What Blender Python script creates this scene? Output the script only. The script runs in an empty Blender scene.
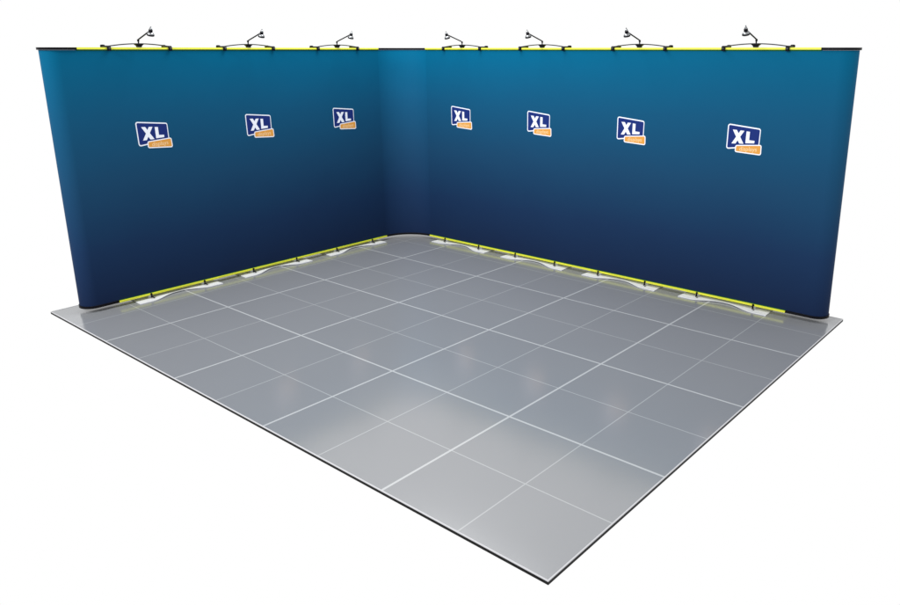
import bpy, bmesh, math, random
from mathutils import Vector, Matrix
random.seed(4)
S = bpy.context.scene
COL = S.collection

# ------------------------------------------------------------------ materials
def mat(name, col, rough=.5, metal=0., ior=1.5, noise=0., nscale=40., bump=0., bscale=200., rvar=0., sheen=0., spec=.5):
    m = bpy.data.materials.new(name); m.use_nodes = True
    nt = m.node_tree; b = nt.nodes['Principled BSDF']
    b.inputs['Base Color'].default_value = (*col, 1)
    b.inputs['Roughness'].default_value = rough
    b.inputs['Metallic'].default_value = metal
    b.inputs['IOR'].default_value = ior
    b.inputs['Specular IOR Level'].default_value = spec
    tc = nt.nodes.new('ShaderNodeTexCoord')
    if noise:
        n = nt.nodes.new('ShaderNodeTexNoise'); n.inputs['Scale'].default_value = nscale; n.inputs['Detail'].default_value = 5
        nt.links.new(tc.outputs['Object'], n.inputs['Vector'])
        mx = nt.nodes.new('ShaderNodeMixRGB')
        mx.inputs[1].default_value = (*[c*(1-noise) for c in col], 1)
        mx.inputs[2].default_value = (*[min(1, c*(1+noise)) for c in col], 1)
        nt.links.new(n.outputs['Fac'], mx.inputs[0]); nt.links.new(mx.outputs[0], b.inputs['Base Color'])
    if rvar:
        n = nt.nodes.new('ShaderNodeTexNoise'); n.inputs['Scale'].default_value = nscale; n.inputs['Detail'].default_value = 4
        nt.links.new(tc.outputs['Object'], n.inputs['Vector'])
        mr = nt.nodes.new('ShaderNodeMapRange'); mr.inputs[3].default_value = rough-rvar; mr.inputs[4].default_value = rough+rvar
        nt.links.new(n.outputs['Fac'], mr.inputs[0]); nt.links.new(mr.outputs[0], b.inputs['Roughness'])
    if bump:
        n = nt.nodes.new('ShaderNodeTexNoise'); n.inputs['Scale'].default_value = bscale; n.inputs['Detail'].default_value = 3
        nt.links.new(tc.outputs['Object'], n.inputs['Vector'])
        bp = nt.nodes.new('ShaderNodeBump'); bp.inputs['Strength'].default_value = bump; bp.inputs['Distance'].default_value = .002
        nt.links.new(n.outputs['Fac'], bp.inputs['Height']); nt.links.new(bp.outputs[0], b.inputs['Normal'])
    return m

M = {}
M['yellow'] = mat('yellow_aluminium', (.70, .72, .04), .42, noise=.05, nscale=8)
M['black'] = mat('black_plastic', (.004, .004, .006), .35, noise=.1, nscale=60, spec=.07)
M['gap_shade'] = mat('dark_green_gap_shade', (.010, .085, .022), .7, noise=.2, spec=.1)  # shade of the gap between rail and fabric, painted dark green
M['white'] = mat('white_powder_coat', (.60, .61, .635), .45, noise=.03, nscale=30, bump=.1, bscale=600)
M['gunmetal'] = mat('gunmetal', (.04, .04, .045), .35, metal=.6, rvar=.08, nscale=90)
M['chrome'] = mat('satin_chrome', (.28, .29, .30), .3, metal=1., rvar=.08, nscale=90)
M['bulb'] = mat('frosted_lens', (.35, .36, .38), .2, noise=.05)
M['backing'] = mat('grey_blockout_backing', (.35, .35, .36), .8, noise=.1)
M['navy'] = mat('print_navy', (.010, .024, .145), .6, spec=.08, noise=.04, nscale=60)
M['print_white'] = mat('print_white', (.74, .77, .84), .55, noise=.02, nscale=60)
M['orange'] = mat('print_orange', (.62, .285, .055), .6, spec=.1, noise=.04, nscale=60)
M['pale_orange'] = mat('print_pale_orange', (.80, .54, .28), .55, noise=.02, nscale=60)
M['slab_side'] = mat('black_edge_profile', (.004, .004, .004), .5, noise=.2, spec=.1)
M['slab_rim'] = mat('pale_edge_profile', (.46, .46, .48), .5, noise=.04, nscale=12)

def fabric_mat(gain=1.0):
    m = bpy.data.materials.new('gradient_print_fabric'); m.use_nodes = True
    nt = m.node_tree; b = nt.nodes['Principled BSDF']; L = nt.links
    tc = nt.nodes.new('ShaderNodeTexCoord'); sp = nt.nodes.new('ShaderNodeSeparateXYZ')
    L.new(tc.outputs['Object'], sp.inputs[0])
    dv = nt.nodes.new('ShaderNodeMath'); dv.operation = 'DIVIDE'; dv.inputs[1].default_value = 2.02
    L.new(sp.outputs['Z'], dv.inputs[0])
    # very soft unevenness of the print
    n = nt.nodes.new('ShaderNodeTexNoise'); n.inputs['Scale'].default_value = 1.3; n.inputs['Detail'].default_value = 3
    L.new(tc.outputs['Object'], n.inputs['Vector'])
    ma = nt.nodes.new('ShaderNodeMath'); ma.operation = 'MULTIPLY_ADD'; ma.inputs[1].default_value = .07; ma.inputs[2].default_value = -.035
    L.new(n.outputs['Fac'], ma.inputs[0])
    ad = nt.nodes.new('ShaderNodeMath'); ad.operation = 'ADD'; L.new(dv.outputs[0], ad.inputs[0]); L.new(ma.outputs[0], ad.inputs[1])
    r = nt.nodes.new('ShaderNodeValToRGB'); e = r.color_ramp.elements
    stops = FAB
    e[0].position, e[0].color = stops[0][0], (*stops[0][1], 1)
    e[1].position, e[1].color = stops[-1][0], (*stops[-1][1], 1)
    for p_, c_ in stops[1:-1]:
        x = e.new(p_); x.color = (*c_, 1)
    for x in e: x.color = (*[v*gain for v in x.color[:3]], 1)
    L.new(ad.outputs[0], r.inputs[0]); L.new(r.outputs[0], b.inputs['Base Color'])
    b.inputs['Roughness'].default_value = .55
    b.inputs['Specular IOR Level'].default_value = .03
    n2 = nt.nodes.new('ShaderNodeTexNoise'); n2.inputs['Scale'].default_value = 900; L.new(tc.outputs['Object'], n2.inputs['Vector'])
    n3 = nt.nodes.new('ShaderNodeTexNoise'); n3.inputs['Scale'].default_value = 2.2; L.new(tc.outputs['Object'], n3.inputs['Vector'])
    bp = nt.nodes.new('ShaderNodeBump'); bp.inputs['Strength'].default_value = .12; bp.inputs['Distance'].default_value = .0006
    L.new(n2.outputs['Fac'], bp.inputs['Height'])
    bp2 = nt.nodes.new('ShaderNodeBump'); bp2.inputs['Strength'].default_value = .25; bp2.inputs['Distance'].default_value = .02
    L.new(n3.outputs['Fac'], bp2.inputs['Height']); L.new(bp.outputs[0], bp2.inputs['Normal'])
    L.new(bp2.outputs[0], b.inputs['Normal'])
    return m
FAB = [(0.0, (.0078, .0165, .049)), (.25, (.0090, .028, .077)), (.5, (.0092, .050, .113)), (.75, (.0060, .070, .150)), (1.0, (.0006, .096, .192))]
M['fabric'] = fabric_mat()
M['corner_fabric'] = fabric_mat(1.07)

def floor_mat():
    m = bpy.data.materials.new('grey_gloss_floor_tiles'); m.use_nodes = True
    nt = m.node_tree; b = nt.nodes['Principled BSDF']; L = nt.links
    tc = nt.nodes.new('ShaderNodeTexCoord'); sp = nt.nodes.new('ShaderNodeSeparateXYZ'); L.new(tc.outputs['Object'], sp.inputs[0])
    def M_(op, a, b_=None, c=None):
        x = nt.nodes.new('ShaderNodeMath'); x.operation = op
        for i, v in enumerate((a, b_, c)):
            if v is None: continue
            if isinstance(v, (int, float)): x.inputs[i].default_value = v
            else: L.new(v, x.inputs[i])
        return x.outputs[0]
    def line(o, half, pitch, shift):
        f = M_('FRACT', M_('ADD', M_('DIVIDE', o, pitch), shift))
        d = M_('MULTIPLY', M_('ABSOLUTE', M_('SUBTRACT', f, .5)), pitch)    # distance from the line when shifted by one half
        return M_('LESS_THAN', d, half)
    X, Y = sp.outputs['X'], sp.outputs['Y']
    thick = M_('MAXIMUM', line(X, .0068, 1., .5), line(Y, .0068, 1., .5))
    thin = M_('MAXIMUM', line(X, .0034, 1., 0.), line(Y, .0034, 1., 0.))
    n = nt.nodes.new('ShaderNodeTexNoise'); n.inputs['Scale'].default_value = 1.2; n.inputs['Detail'].default_value = 3; L.new(tc.outputs['Object'], n.inputs['Vector'])
    g = nt.nodes.new('ShaderNodeTexNoise'); g.inputs['Scale'].default_value = 160; g.inputs['Detail'].default_value = 4; L.new(tc.outputs['Object'], g.inputs['Vector'])
    c0 = nt.nodes.new('ShaderNodeMixRGB'); c0.inputs[1].default_value = (*TILE_A, 1); c0.inputs[2].default_value = (*TILE_B, 1)
    L.new(M_('MULTIPLY_ADD', g.outputs['Fac'], .35, M_('MULTIPLY', n.outputs['Fac'], .65)), c0.inputs[0])
    c1 = nt.nodes.new('ShaderNodeMixRGB'); c1.inputs[2].default_value = (.33, .345, .355, 1); L.new(thin, c1.inputs[0]); L.new(c0.outputs[0], c1.inputs[1])
    c2 = nt.nodes.new('ShaderNodeMixRGB'); c2.inputs[2].default_value = (.42, .435, .445, 1); L.new(thick, c2.inputs[0]); L.new(c1.outputs[0], c2.inputs[1])
    L.new(c2.outputs[0], b.inputs['Base Color'])
    b.inputs['IOR'].default_value = FLOOR_IOR
    L.new(M_('MULTIPLY_ADD', n.outputs['Fac'], .05, FLOOR_R), b.inputs['Roughness'])
    return m
TILE_A, TILE_B = (.198, .206, .220), (.214, .223, .236)
FLOOR_IOR, FLOOR_R = 2.1, .137
M['floor'] = floor_mat()

# ------------------------------------------------------------------ mesh helpers
def link(name, bm, mats, parent=None, loc=None, smooth=False, bevel=0):
    bmesh.ops.remove_doubles(bm, verts=bm.verts, dist=1e-6)
    bmesh.ops.recalc_face_normals(bm, faces=bm.faces)
    me = bpy.data.meshes.new(name); bm.to_mesh(me); bm.free()
    for k in (mats if isinstance(mats, (list, tuple)) else [mats]): me.materials.append(M[k])
    o = bpy.data.objects.new(name, me); COL.objects.link(o)
    if parent: o.parent = parent
    if loc: o.location = loc
    if smooth:
        for p in me.polygons: p.use_smooth = True
        try: me.set_sharp_from_angle(angle=math.radians(35))
        except Exception: pass
    if bevel:
        b = o.modifiers.new('edge', 'BEVEL'); b.width = bevel; b.segments = 2; b.limit_method = 'ANGLE'; b.angle_limit = math.radians(40)
    return o

def box(bm, x0, x1, y0, y1, z0, z1, mi=0):
    v = [bm.verts.new((x, y, z)) for z in (z0, z1) for x, y in ((x0, y0), (x1, y0), (x1, y1), (x0, y1))]
    for f in ((3, 2, 1, 0), (4, 5, 6, 7), (0, 1, 5, 4), (1, 2, 6, 5), (2, 3, 7, 6), (3, 0, 4, 7)):
        bm.faces.new([v[i] for i in f]).material_index = mi

def prism(bm, pts, z0, z1, mi=0, dz=None):
    n = len(pts)
    a = [bm.verts.new((x, y, z0 + (dz(x, y) if dz else 0))) for x, y in pts]
    b = [bm.verts.new((x, y, z1 + (dz(x, y) if dz else 0))) for x, y in pts]
    bm.faces.new(a[::-1]).material_index = mi; bm.faces.new(b).material_index = mi
    for i in range(n):
        bm.faces.new((a[i], a[(i+1) % n], b[(i+1) % n], b[i])).material_index = mi

def tube(bm, pts, rad, seg=12, mi=0, cap=True):
    pts = [Vector(p) for p in pts]
    rad = rad if isinstance(rad, (list, tuple)) else [rad]*len(pts)
    rings = []; ref = None
    for i, p in enumerate(pts):
        t = (pts[min(i+1, len(pts)-1)] - pts[max(i-1, 0)]).normalized()
        if ref is None: ref = Vector((0, 0, 1)) if abs(t.z) < .9 else Vector((1, 0, 0))
        u = (ref - t*ref.dot(t)).normalized(); w = t.cross(u); ref = u
        rings.append([bm.verts.new(p + (u*math.cos(a) + w*math.sin(a))*rad[i]) for a in (2*math.pi*k/seg for k in range(seg))])
    for r0, r1 in zip(rings, rings[1:]):
        for k in range(seg): bm.faces.new((r0[k], r0[(k+1) % seg], r1[(k+1) % seg], r1[k])).material_index = mi
    if cap:
        bm.faces.new(rings[0][::-1]).material_index = mi; bm.faces.new(rings[-1]).material_index = mi

def lathe(bm, prof, origin, axis, seg=24, mi=0):
    """prof = [(radius, distance along axis)]"""
    ax = Vector(axis).normalized(); ref = Vector((0, 0, 1)) if abs(ax.z) < .9 else Vector((1, 0, 0))
    u = (ref - ax*ref.dot(ax)).normalized(); w = ax.cross(u); o = Vector(origin); rings = []
    for r, d in prof:
        rings.append([bm.verts.new(o + ax*d + (u*math.cos(a) + w*math.sin(a))*max(r, 1e-5)) for a in (2*math.pi*k/seg for k in range(seg))])
    for r0, r1 in zip(rings, rings[1:]):
        for k in range(seg): bm.faces.new((r0[k], r0[(k+1) % seg], r1[(k+1) % seg], r1[k])).material_index = mi

def tag(o, label=None, cat=None, group=None, kind=None):
    if label: o['label'] = label
    if cat: o['category'] = cat
    if group: o['group'] = group
    if kind: o['kind'] = kind

# ------------------------------------------------------------------ floor (5 m x 4 m raised tiles)
FW, FD = 5.0, 4.0
bm = bmesh.new()
box(bm, 0.0055, FW-.0055, -FD+.0055, -.0055, -.012, 0)
fl = link('floor', bm, 'floor'); tag(fl, kind='structure')
bm = bmesh.new()       # pale rim that frames the tiles
for x0, x1, y0, y1 in ((0, FW, -FD, -FD+.0054), (0, FW, -.0054, 0), (0, .0054, -FD+.0054, -.0054), (FW-.0054, FW, -FD+.0054, -.0054)):
    box(bm, x0, x1, y0, y1, -.004, .0015)
link('edge_rim', bm, 'slab_rim', fl)
bm = bmesh.new()
for x0, x1, y0, y1 in ((0, FW, -FD, -FD+.0054), (0, FW, -.0054, 0), (0, .0054, -FD+.0054, -.0054), (FW-.0054, FW, -FD+.0054, -.0054)):
    e = .001
    box(bm, x0-(e if x0 == 0 else 0), x1+(e if x1 == FW else 0), y0-(e if y0 == -FD else 0), y1+(e if y1 == 0 else 0), -.0185, -.0042)
link('edge_profile', bm, 'slab_side', fl)

# ------------------------------------------------------------------ display wall
WX, WY, RC = .300, -.240, .350          # left wall plane, right wall plane, corner radius
YA, YB = -3.573, WY-RC                  # straight part of the left wall
XA, XB = WX+RC, 4.623                   # straight part of the right wall
DEP = .16                               # depth of the rails
ZB0, ZB1 = .0355, .0495                   # bottom rail
ZF0, ZF1 = .0540, 2.0240                  # fabric
ZT0, ZT1 = 2.0285, 2.0430                 # top rail
RE = .10

def arc(cx, cy, r, a0, a1, n): return [(cx + r*math.cos(math.radians(a0+(a1-a0)*i/n)), cy + r*math.sin(math.radians(a0+(a1-a0)*i/n))) for i in range(n+1)]
def left_end(dy=0, g=0):   # plan outline, from the back round to the straight front
    return arc(WX-RE, -3.740+dy, RE+g, -125, 0, 18) + [(WX+g, y) for y in (-3.68, -3.63, YA)]
def right_end(dx=0, g=0):
    return [(x, WY-g) for x in (XB, 4.68, 4.74)] + arc(4.820+dx, WY+RE, RE+g, -90, 35, 18)
def corner(g=0, n=28): return arc(WX+RC, WY-RC, RC-g, 180, 90, n)

wall = bpy.data.objects.new('display_stand', None); COL.objects.link(wall); wall.location = (0, 0, 0)
wall.empty_display_size = .3
tag(wall, 'tall L-shaped blue gradient fabric backdrop with yellow rails and a rounded corner', 'display stand')

def shell(name, bot, top, z0, z1, nz=24, th=.003, fab='fabric'):
    """fabric between two plan outlines, front faces + a grey backing 3 mm behind"""
    def norms(P):
        out = []
        for i in range(len(P)):
            a = Vector(P[max(i-1, 0)]); b = Vector(P[min(i+1, len(P)-1)]); t = (b-a).normalized(); out.append(Vector((t.y, -t.x)))
        return out
    bm = bmesh.new(); nb, ntp = norms(bot), norms(top); F, B = [], []
    for j in range(nz+1):
        k = j/nz; z = z0+(z1-z0)*k; rf, rb = [], []
        for i in range(len(bot)):
            p = Vector(bot[i]).lerp(Vector(top[i]), k); n = nb[i].lerp(ntp[i], k).normalized(); q = p - n*th
            rf.append(bm.verts.new((p.x, p.y, z))); rb.append(bm.verts.new((q.x, q.y, z)))
        F.append(rf); B.append(rb)
    N = len(bot)
    for j in range(nz):
        for i in range(N-1):
            bm.faces.new((F[j][i], F[j][i+1], F[j+1][i+1], F[j+1][i])).material_index = 0
            bm.faces.new((B[j][i+1], B[j][i], B[j+1][i], B[j+1][i+1])).material_index = 1
        for i in (0, N-1): bm.faces.new((F[j][i], B[j][i], B[j+1][i], F[j+1][i])).material_index = 1
    for j in (0, nz):
        for i in range(N-1): bm.faces.new((F[j][i], F[j][i+1], B[j][i+1], B[j][i])).material_index = 1
    return link(name, bm, [fab, 'backing'], wall, smooth=True)

ny = 30
strL = [(WX, YA+(YB-YA)*i/ny) for i in range(ny+1)]
strR = [(XA+(XB-XA)*i/ny, WY) for i in range(ny+1)]
shell('fabric_panel', strL, strL, ZF0, ZF1)
shell('fabric_panel', strR, strR, ZF0, ZF1)
shell('corner_panel', corner(), corner(), ZF0, ZF1, fab='corner_fabric')
shell('curved_end_panel', left_end(), left_end(.047), ZF0, ZF1)
shell('curved_end_panel', right_end(), right_end(-.070), ZF0, ZF1)

# straight rails: channel with two lips and a groove; profile in (offset in front, z)
def rail(kind, z0, z1, g, grooves=True):
    bm = bmesh.new()
    h = z1-z0; gz0, gz1 = z0+h*.42, z0+h*.56
    if kind == 'L':
        def bx(a, b, c, d): box(bm, WX-a, WX+b, YA, YB, c, d)
    else:
        def bx(a, b, c, d): box(bm, XA, XB, WY-b, WY+a, c, d)
    if grooves:
        bx(DEP, g, z0, gz0); bx(DEP, g-.004, gz0, gz1); bx(DEP, g, gz1, z1)
    else: bx(DEP, g, z0, z1)
    return bm
def gap_shade(kind, z0, z1):  # set-back dark strip standing in for the shaded gap along the rail
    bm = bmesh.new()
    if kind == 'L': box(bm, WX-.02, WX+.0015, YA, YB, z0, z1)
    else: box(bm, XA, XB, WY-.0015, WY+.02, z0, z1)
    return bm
for k in 'LR':
    r = link('bottom_rail', rail(k, ZB0, ZB1, .014), 'yellow', wall)
    link('gap_shade_strip', gap_shade(k, ZB1+.0002, ZF0+.002), 'gap_shade', r)
    r = link('top_rail', rail(k, ZT0, ZT1, .010, False), 'yellow', wall)
    link('gap_shade_strip', gap_shade(k, ZF1-.006, ZT0-.0002), 'gap_shade', r)

def sweep_corner(g, z0, z1):
    a, b = corner(g), [(WX+RC + (x-WX-RC)*1.0, y) for x, y in arc(WX+RC, WY-RC, RC+DEP, 180, 90, 28)]
    bm = bmesh.new(); prism(bm, a + b[::-1], z0, z1); return bm
def end_poly(P, side):
    if side == 'L':
        q = [(WX-DEP, YA)] + [(WX-DEP, -3.80)]
        return P + q
    return P + [(4.80, WY+DEP), (XB, WY+DEP)]
for nm, z0, z1, g in (('bottom_rail', .034, .0535, .006), ('top_rail', 2.0245, 2.0425, .006)):
    link(nm, sweep_corner(g, z0, z1), 'black', wall)['label'] = 'black curved rail section at the inner corner'
for nm, z0, z1, g, dl, dr in (('bottom_rail', .034, .0535, .006, 0, 0), ('top_rail', 2.0245, 2.0425, .012, .047, -.07)):
    for side in 'LR':
        P = left_end(dl, g) if side == 'L' else right_end(dr, g)
        bm = bmesh.new()
        if side == 'L': Q = P + [(WX-DEP, YA), (WX-DEP, -3.78+dl)]
        else: Q = P + [(4.84+dr, WY+DEP), (XB, WY+DEP)]
        prism(bm, Q, z0, z1)
        link(nm, bm, 'black', wall)['label'] = 'black rounded rail section at the free end'

# ------------------------------------------------------------------ feet under the wall
def frame_of(kind, s):
    """matrix: local x = along the wall, local y = out in front of the wall"""
    if kind == 'L': return Matrix(((0, 1, 0, WX), (-1, 0, 0, s), (0, 0, 1, 0), (0, 0, 0, 1)))
    return Matrix(((-1, 0, 0, s), (0, -1, 0, WY), (0, 0, 1, 0), (0, 0, 0, 1)))
def sm(t): t = max(0, min(1, t)); return t*t*(3-2*t)
def foot_bm():
    bm = bmesh.new()
    H = .372
    def fr(s):
        a = abs(s)
        return .010 + (.092-.010)*sm((a-.015)/.245)**1.15
    xs = [-H + 2*H*i/60 for i in range(61)]
    rise = lambda x, y: .005*max(0, 1-(x/.27)**2)
    rows = []
    for x in xs:
        f = fr(x); sk = .012 if abs(x) > H-.001 else 0
        rows.append((x, f, rise(x, 0)))
    T = .007
    vt = []
    for x, f, z in rows:
        xe = x + (math.copysign(.012, x) if abs(x) > H-.001 else 0)*1.0
        vt.append([bm.verts.new(p) for p in ((xe, f, z+.0008), (x, -.085-f*.6, z+.0008), (x, -.085-f*.6, z+T), (xe, f, z+T))])
    for a, b in zip(vt, vt[1:]):
        for k in range(4): bm.faces.new((a[k], a[(k+1) % 4], b[(k+1) % 4], b[k]))
    bm.faces.new(vt[0]); bm.faces.new(vt[-1][::-1])
    # two posts carrying the rail
    for sx in (-.247, .247): box(bm, sx-.014, sx+.014, -.10, -.004, .006, .0353)
    return bm
def knob_bm(sx):
    bm = bmesh.new()
    lathe(bm, [(0, .016), (.008, .016), (.008, .026), (.006, .028), (.006, .036), (.008, .038), (.008, .050), (.006, .053), (0, .053)], (sx, .0185, 0), (0, 0, 1), 14)
    lathe(bm, [(0, 0), (.006, 0), (.006, .020), (.004, .023), (0, .023)], (sx-.001, .02, .024), (-.2, 1, -.25), 10)
    return bm
def bolt_bm(sx):
    bm = bmesh.new(); lathe(bm, [(0, 0), (.006, 0), (.006, .004), (.004, .0065), (0, .0065)], (sx-.013, .034, .0075), (0, 0, 1), 12); return bm

LS = [-3.085, -2.085, -1.083]
RS = [1.155, 2.145, 3.140, 4.135]
foot0 = None
def dup(o, parent, mx=None):
    c = o.copy(); COL.objects.link(c); c.parent = parent
    if mx is not None: c.matrix_basis = mx
    return c
lab = lambda t: t
for kind, S_, off in (('L', LS, .025), ('R', RS, -.015)):
    for s in S_:
        mx = frame_of(kind, s + off)
        if foot0 is None:
            foot0 = link('foot', foot_bm(), 'white', wall, bevel=.0012); foot0.matrix_basis = mx
            foot_k = [link('knob', knob_bm(sx), 'black', foot0, smooth=True) for sx in (-.247, .247)] + [link('bolt', bolt_bm(sx), 'gunmetal', foot0, smooth=True) for sx in (-.247, .247)]
        else:
            f = dup(foot0, wall, mx)
            for k in foot_k: dup(k, f)

# ------------------------------------------------------------------ printed logos
def rrect(corners, r, n=5):
    """rounded convex quad, corners ccw"""
    out = []; N = len(corners)
    for i in range(N):
        p = Vector(corners[i]); a = Vector(corners[i-1]); b = Vector(corners[(i+1) % N])
        u = (a-p).normalized(); w = (b-p).normalized(); half = u.angle(w)/2; d = r/math.tan(half)
        c = p + (u+w).normalized()*(r/math.sin(half)); s0 = p+u*d-c; s1 = p+w*d-c
        a0 = math.atan2(s0.y, s0.x); a1 = math.atan2(s1.y, s1.x)
        while a1 < a0: a1 += 2*math.pi
        if a1-a0 > math.pi: a1 -= 2*math.pi
        out += [(c.x+r*math.cos(a0+(a1-a0)*k/n), c.y+r*math.sin(a0+(a1-a0)*k/n)) for k in range(n+1)]
    return out
def plate(bm, pts, d0, d1, mi):
    """a flat printed shape: u along, v up; front towards +y local"""
    a = [bm.verts.new((u, d0, v)) for u, v in pts]; b = [bm.verts.new((u, d1, v)) for u, v in pts]
    n = len(pts); bm.faces.new(b).material_index = mi
    for i in range(n): bm.faces.new((a[i], a[(i+1) % n], b[(i+1) % n], b[i])).material_index = mi
def text_pts(body, size, offset, mx):
    cu = bpy.data.curves.new('lettering', 'FONT'); cu.body = body; cu.size = size; cu.offset = offset
    cu.align_x = 'CENTER'; cu.align_y = 'CENTER'; cu.resolution_u = 3
    ob = bpy.data.objects.new('lettering', cu); COL.objects.link(ob); bpy.context.view_layer.update()
    me = bpy.data.meshes.new_from_object(ob.evaluated_get(bpy.context.evaluated_depsgraph_get()))
    V = [tuple(v.co[:2]) for v in me.vertices]; Fc = [tuple(p.vertices) for p in me.polygons]
    bpy.data.objects.remove(ob); bpy.data.curves.remove(cu); bpy.data.meshes.remove(me)
    return V, Fc
def logo_bm():
    bm = bmesh.new()
    # u grows to the viewer's right here (mirrored later by the frame)
    big = [(-.133, -.099), (.130, -.064), (.130, .075), (-.136, .100)]
    nav = [(-.125, -.088), (.123, -.056), (.123, .066), (-.127, .090)]
    tgb = [(-.061, -.117), (.153, -.128), (.149, -.046), (-.059, -.062)]
    tg = [(-.053, -.109), (.145, -.119), (.142, -.054), (-.051, -.069)]
    plate(bm, rrect(big, .018), 0, .0006, 1)
    plate(bm, rrect(nav, .010), 0, .0009, 0)
    plate(bm, rrect(tgb, .015), 0, .0012, 1)
    plate(bm, rrect(tg, .008), 0, .0015, 2)
    # the letters X and L
    for k, poly in enumerate(([(-.093, .055), (-.060, .054), (.004, -.048), (-.030, -.049)], [(-.030, .052), (.001, .051), (-.061, -.051), (-.093, -.052)])):
        plate(bm, poly, 0, .0013 + k*.0001, 1)
    plate(bm, [(.019, .048), (.046, .046), (.046, -.018), (.090, -.020), (.089, -.039), (.019, -.043)][::-1], 0, .0013, 1)
    V, Fc = text_pts('displays', .047, .0003, None)
    vs = [bm.verts.new((x*.98 + .046, .0019, y*1.0 - .088 + x*.03)) for x, y in V]
    for f in Fc:
        try: bm.faces.new([vs[i] for i in f]).material_index = 3
        except ValueError: pass
    return bm
def no_merge_link(name, bm, mats, parent):
    me = bpy.data.meshes.new(name); bm.to_mesh(me); bm.free()
    for k in mats: me.materials.append(M[k])
    o = bpy.data.objects.new(name, me); COL.objects.link(o); o.parent = parent; return o
def logo_frame(kind, s, z):
    # local x = viewer's right, local y = out of the wall, local z up
    if kind == 'L':  # viewer's right is +y
        return Matrix(((0, 1, 0, WX+.0004), (1, 0, 0, s), (0, 0, 1, z), (0, 0, 0, 1)))
    return Matrix(((1, 0, 0, s), (0, -1, 0, WY-.0004), (0, 0, 1, z), (0, 0, 0, 1)))
lg = None
for kind, S_ in (('L', [-3.082, -2.082, -1.090]), ('R', [1.137, 2.132, 3.122, 4.127])):
    for s in S_:
        mx = logo_frame(kind, s, 1.377)
        if lg is None:
            lg = no_merge_link('logo', logo_bm(), ['navy', 'print_white', 'orange', 'pale_orange'], wall); lg.matrix_basis = mx
            lg['label'] = 'printed logo, tilted navy square with white XL and small orange tag'
        else: dup(lg, wall, mx)

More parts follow.
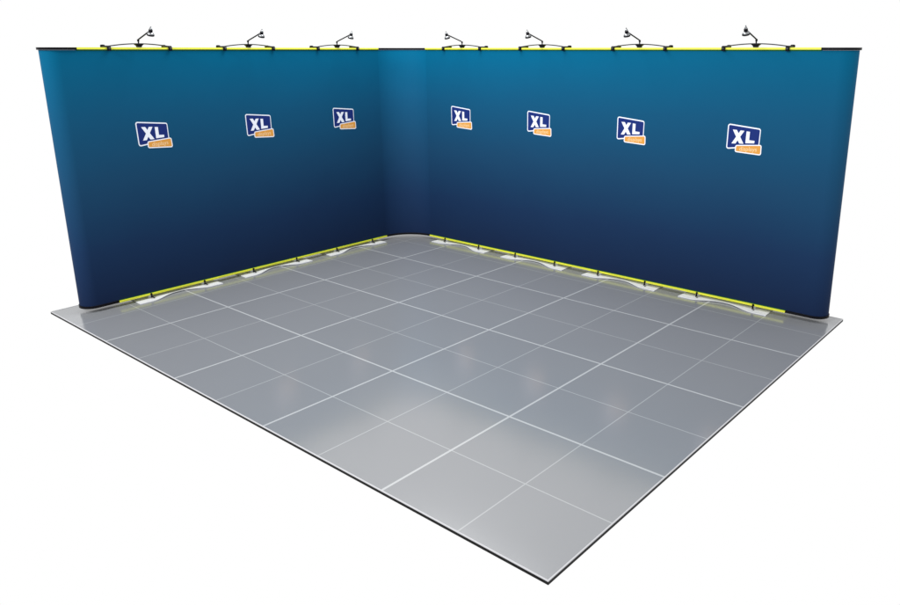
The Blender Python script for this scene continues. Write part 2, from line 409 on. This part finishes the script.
# ------------------------------------------------------------------ clip-on spotlights
def make_spot():
    root = bpy.data.objects.new('clip_on_spotlight', None); COL.objects.link(root); root.empty_display_size = .1
    zt = ZT1
    # bowed bar
    bm = bmesh.new()
    n = 24; H = .235
    pts = [(-H + 2*H*i/n, -.004, zt + .009 + .018*(1-((-H+2*H*i/n)/H)**2)) for i in range(n+1)]
    for p, q in zip(pts, pts[1:]):
        pass
    ring = []
    for x, y, z in pts: ring.append([bm.verts.new(v) for v in ((x, y-.009, z-.004), (x, y+.009, z-.004), (x, y+.009, z+.004), (x, y-.009, z+.004))])
    for a, b in zip(ring, ring[1:]):
        for k in range(4): bm.faces.new((a[k], a[(k+1) % 4], b[(k+1) % 4], b[k]))
    bm.faces.new(ring[0]); bm.faces.new(ring[-1][::-1])
    link('bowed_bar', bm, 'gunmetal', root)
    for sx in (-.245, .245):
        bm = bmesh.new()
        box(bm, sx-.013, sx+.013, -.100, .014, zt+.0005, zt+.013)
        # hook down the front, rounded
        prof = [(.014, zt+.013), (.022, zt+.010), (.027, zt+.002), (.027, zt-.020), (.022, zt-.026), (.0125, zt-.026), (.0125, zt+.0005), (.010, zt+.003)]
        a = [bm.verts.new((sx-.0135, y, z)) for y, z in prof]; b = [bm.verts.new((sx+.0135, y, z)) for y, z in prof]
        bm.faces.new(a); bm.faces.new(b[::-1])
        for i in range(len(prof)): bm.faces.new((a[i], b[i], b[(i+1) % len(prof)], a[(i+1) % len(prof)]))
        c = link('clamp', bm, 'black', root, bevel=.0015)
        bm = bmesh.new(); lathe(bm, [(0, 0), (.016, 0), (.018, .003), (.018, .010), (.013, .016), (0, .017)], (sx, -.084, zt+.004), (0, 0, 1), 18)
        link('knob', bm, 'black', c, smooth=True)
        bm = bmesh.new(); lathe(bm, [(0, 0), (.0085, 0), (.0085, .004), (.006, .006), (0, .006)], (sx, .0272, zt-.008), (0, 1, 0), 14)
        link('bolt', bm, 'gunmetal', c, smooth=True)
    # centre bracket: wide cap on a narrow foot
    bm = bmesh.new()
    prof = [(-.036, zt+.028), (.036, zt+.028), (.032, zt+.021), (.019, zt+.012), (.015, zt+.001), (-.015, zt+.001), (-.019, zt+.012), (-.032, zt+.021)]
    a = [bm.verts.new((x, -.018, z)) for x, z in prof]; b = [bm.verts.new((x, .016, z)) for x, z in prof]
    bm.faces.new(a); bm.faces.new(b[::-1])
    for i in range(len(prof)): bm.faces.new((a[i], b[i], b[(i+1) % 8], a[(i+1) % 8]))
    link('centre_bracket', bm, 'black', root, bevel=.002)
    e = Vector((0, .205, zt+.118))
    bm = bmesh.new()
    tube(bm, [(0, 0, zt+.030), (0, 0, zt+.050), (0, .004, zt+.056), (0, .012, zt+.061)] + [tuple(Vector((0, .012, zt+.061)).lerp(e, k/6)) for k in range(1, 7)], .0054, 12)
    lathe(bm, [(0, 0), (.0085, 0), (.0085, .014), (.007, .017), (0, .017)], (0, 0, zt+.044), (0, 0, 1), 14)
    link('arm', bm, 'black', root, smooth=True)
    # lamp head, aimed down at the wall
    ax = Vector((0, -.32, -1)).normalized(); o = e + Vector((0, .018, .002)); k_ = .84
    bm = bmesh.new()
    lathe(bm, [(a_*k_, b_*k_) for a_, b_ in [(0, -.011), (.0155, -.011), (.0175, -.008), (.0175, .009), (.015, .012), (0, .012)]], o, ax, 22)
    tube(bm, [tuple(e - Vector((0, .006, .004))), tuple(o)], .0065, 10)
    head = link('lamp_holder', bm, 'black', root, smooth=True)
    bm = bmesh.new()
    lathe(bm, [(a_*k_, b_*k_) for a_, b_ in [(0, -.040), (.004, -.040), (.0055, -.036), (.006, -.028), (.011, -.024), (.013, -.016), (.013, -.0115), (0, -.0115)]], o, ax, 18)
    link('cap', bm, 'chrome', head, smooth=True)
    bm = bmesh.new()
    lathe(bm, [(a_*k_, b_*k_) for a_, b_ in [(.015, .0125), (.024, .017), (.0285, .024), (.0300, .034), (.0285, .034), (.027, .0265), (.022, .019), (.008, .0145), (0, .0145)]], o, ax, 26)
    link('reflector', bm, 'chrome', head, smooth=True)
    bm = bmesh.new()
    lathe(bm, [(a_*k_, b_*k_) for a_, b_ in [(.0302, .0305), (.0325, .031), (.0330, .042), (.031, .044), (.0285, .0435), (.0285, .0345)]], o, ax, 26)
    link('rim', bm, 'black', head, smooth=True)
    bm = bmesh.new(); lathe(bm, [(a_*k_, b_*k_) for a_, b_ in [(.0284, .038), (.018, .0395), (0, .040)]], o, ax, 24)
    link('lens', bm, 'bulb', head, smooth=True)
    return root
def tree_copy(o, parent=None):
    c = o.copy(); COL.objects.link(c)
    if parent: c.parent = parent
    for ch in list(o.children): tree_copy(ch, c)
    return c
spots = [('L', -3.095, 'black clip-on arm spotlight on top of the left wall, nearest that wall\'s free outer end'),
         ('L', -2.112, 'black clip-on arm spotlight on the left wall, the middle one of its three'),
         ('L', -1.120, 'black clip-on arm spotlight on the left wall, closest to the curved corner'),
         ('R', 1.163, 'black clip-on arm spotlight on the right wall, closest to the curved corner'),
         ('R', 2.153, 'black clip-on arm spotlight on the right wall, second one out from the corner'),
         ('R', 3.157, 'black clip-on arm spotlight on the right wall, third one out from the corner'),
         ('R', 4.143, 'black clip-on arm spotlight on top of the right wall, nearest that wall\'s free outer end')]
sp0 = make_spot()
for i, (kind, s, label) in enumerate(spots):
    r = sp0 if i == 0 else tree_copy(sp0)
    r.matrix_basis = frame_of(kind, s)
    tag(r, label, 'spotlight', 'clip-on spotlights along the top of the wall')

# ------------------------------------------------------------------ light: white studio surround, one big soft key, an added overhead fill
w = bpy.data.worlds.new('World'); S.world = w; w.use_nodes = True
bg = w.node_tree.nodes['Background']; bg.inputs['Color'].default_value = (1, 1, 1, 1); bg.inputs['Strength'].default_value = 1.0
def area(name, loc, target, size, power, col=(1, 1, 1)):
    l = bpy.data.lights.new(name, 'AREA'); l.shape = 'RECTANGLE'; l.size, l.size_y = size; l.energy = power; l.color = col
    o = bpy.data.objects.new(name, l); COL.objects.link(o); o.location = loc
    o.rotation_euler = (Vector(target)-Vector(loc)).to_track_quat('-Z', 'Y').to_euler(); return o
area('key_softbox', (1.4, -11.0, 6.5), (2.6, -.6, .7), (3.5, 2.5), 800)
area('added_overhead_fill', (1.4, -1.3, 4.4), (1.4, -1.3, 0), (2.0, 2.0), 135)  # added fill with no known fixture, lifts the floor near the corner

# ------------------------------------------------------------------ camera
cam = bpy.data.cameras.new('camera'); co = bpy.data.objects.new('camera', cam); COL.objects.link(co); S.camera = co
CX, CY, CZ, yaw, pitch, roll, f, sx, sy = 6.3946, -6.0266, 2.0287, 2.2719, -.3296, .0004, 737.06, 38.505, -.796
F = Vector((math.cos(yaw)*math.cos(pitch), math.sin(yaw)*math.cos(pitch), math.sin(pitch)))
R = F.cross(Vector((0, 0, 1))).normalized(); U = R.cross(F)
R2 = R*math.cos(roll)+U*math.sin(roll); U2 = U*math.cos(roll)-R*math.sin(roll)
co.matrix_world = Matrix(((R2.x, U2.x, -F.x, CX), (R2.y, U2.y, -F.y, CY), (R2.z, U2.z, -F.z, CZ), (0, 0, 0, 1)))
cam.sensor_fit = 'HORIZONTAL'; cam.sensor_width = 36; cam.lens = 36*f/900
cam.shift_x = -sx/900; cam.shift_y = sy/900
cam.clip_end = 200; cam.clip_start = .05

S.render.resolution_x, S.render.resolution_y = 1024, 688
S.view_settings.view_transform = 'Standard'; S.view_settings.look = 'None'; S.view_settings.exposure = 0; S.view_settings.gamma = 1
S.cycles.max_bounces = 8
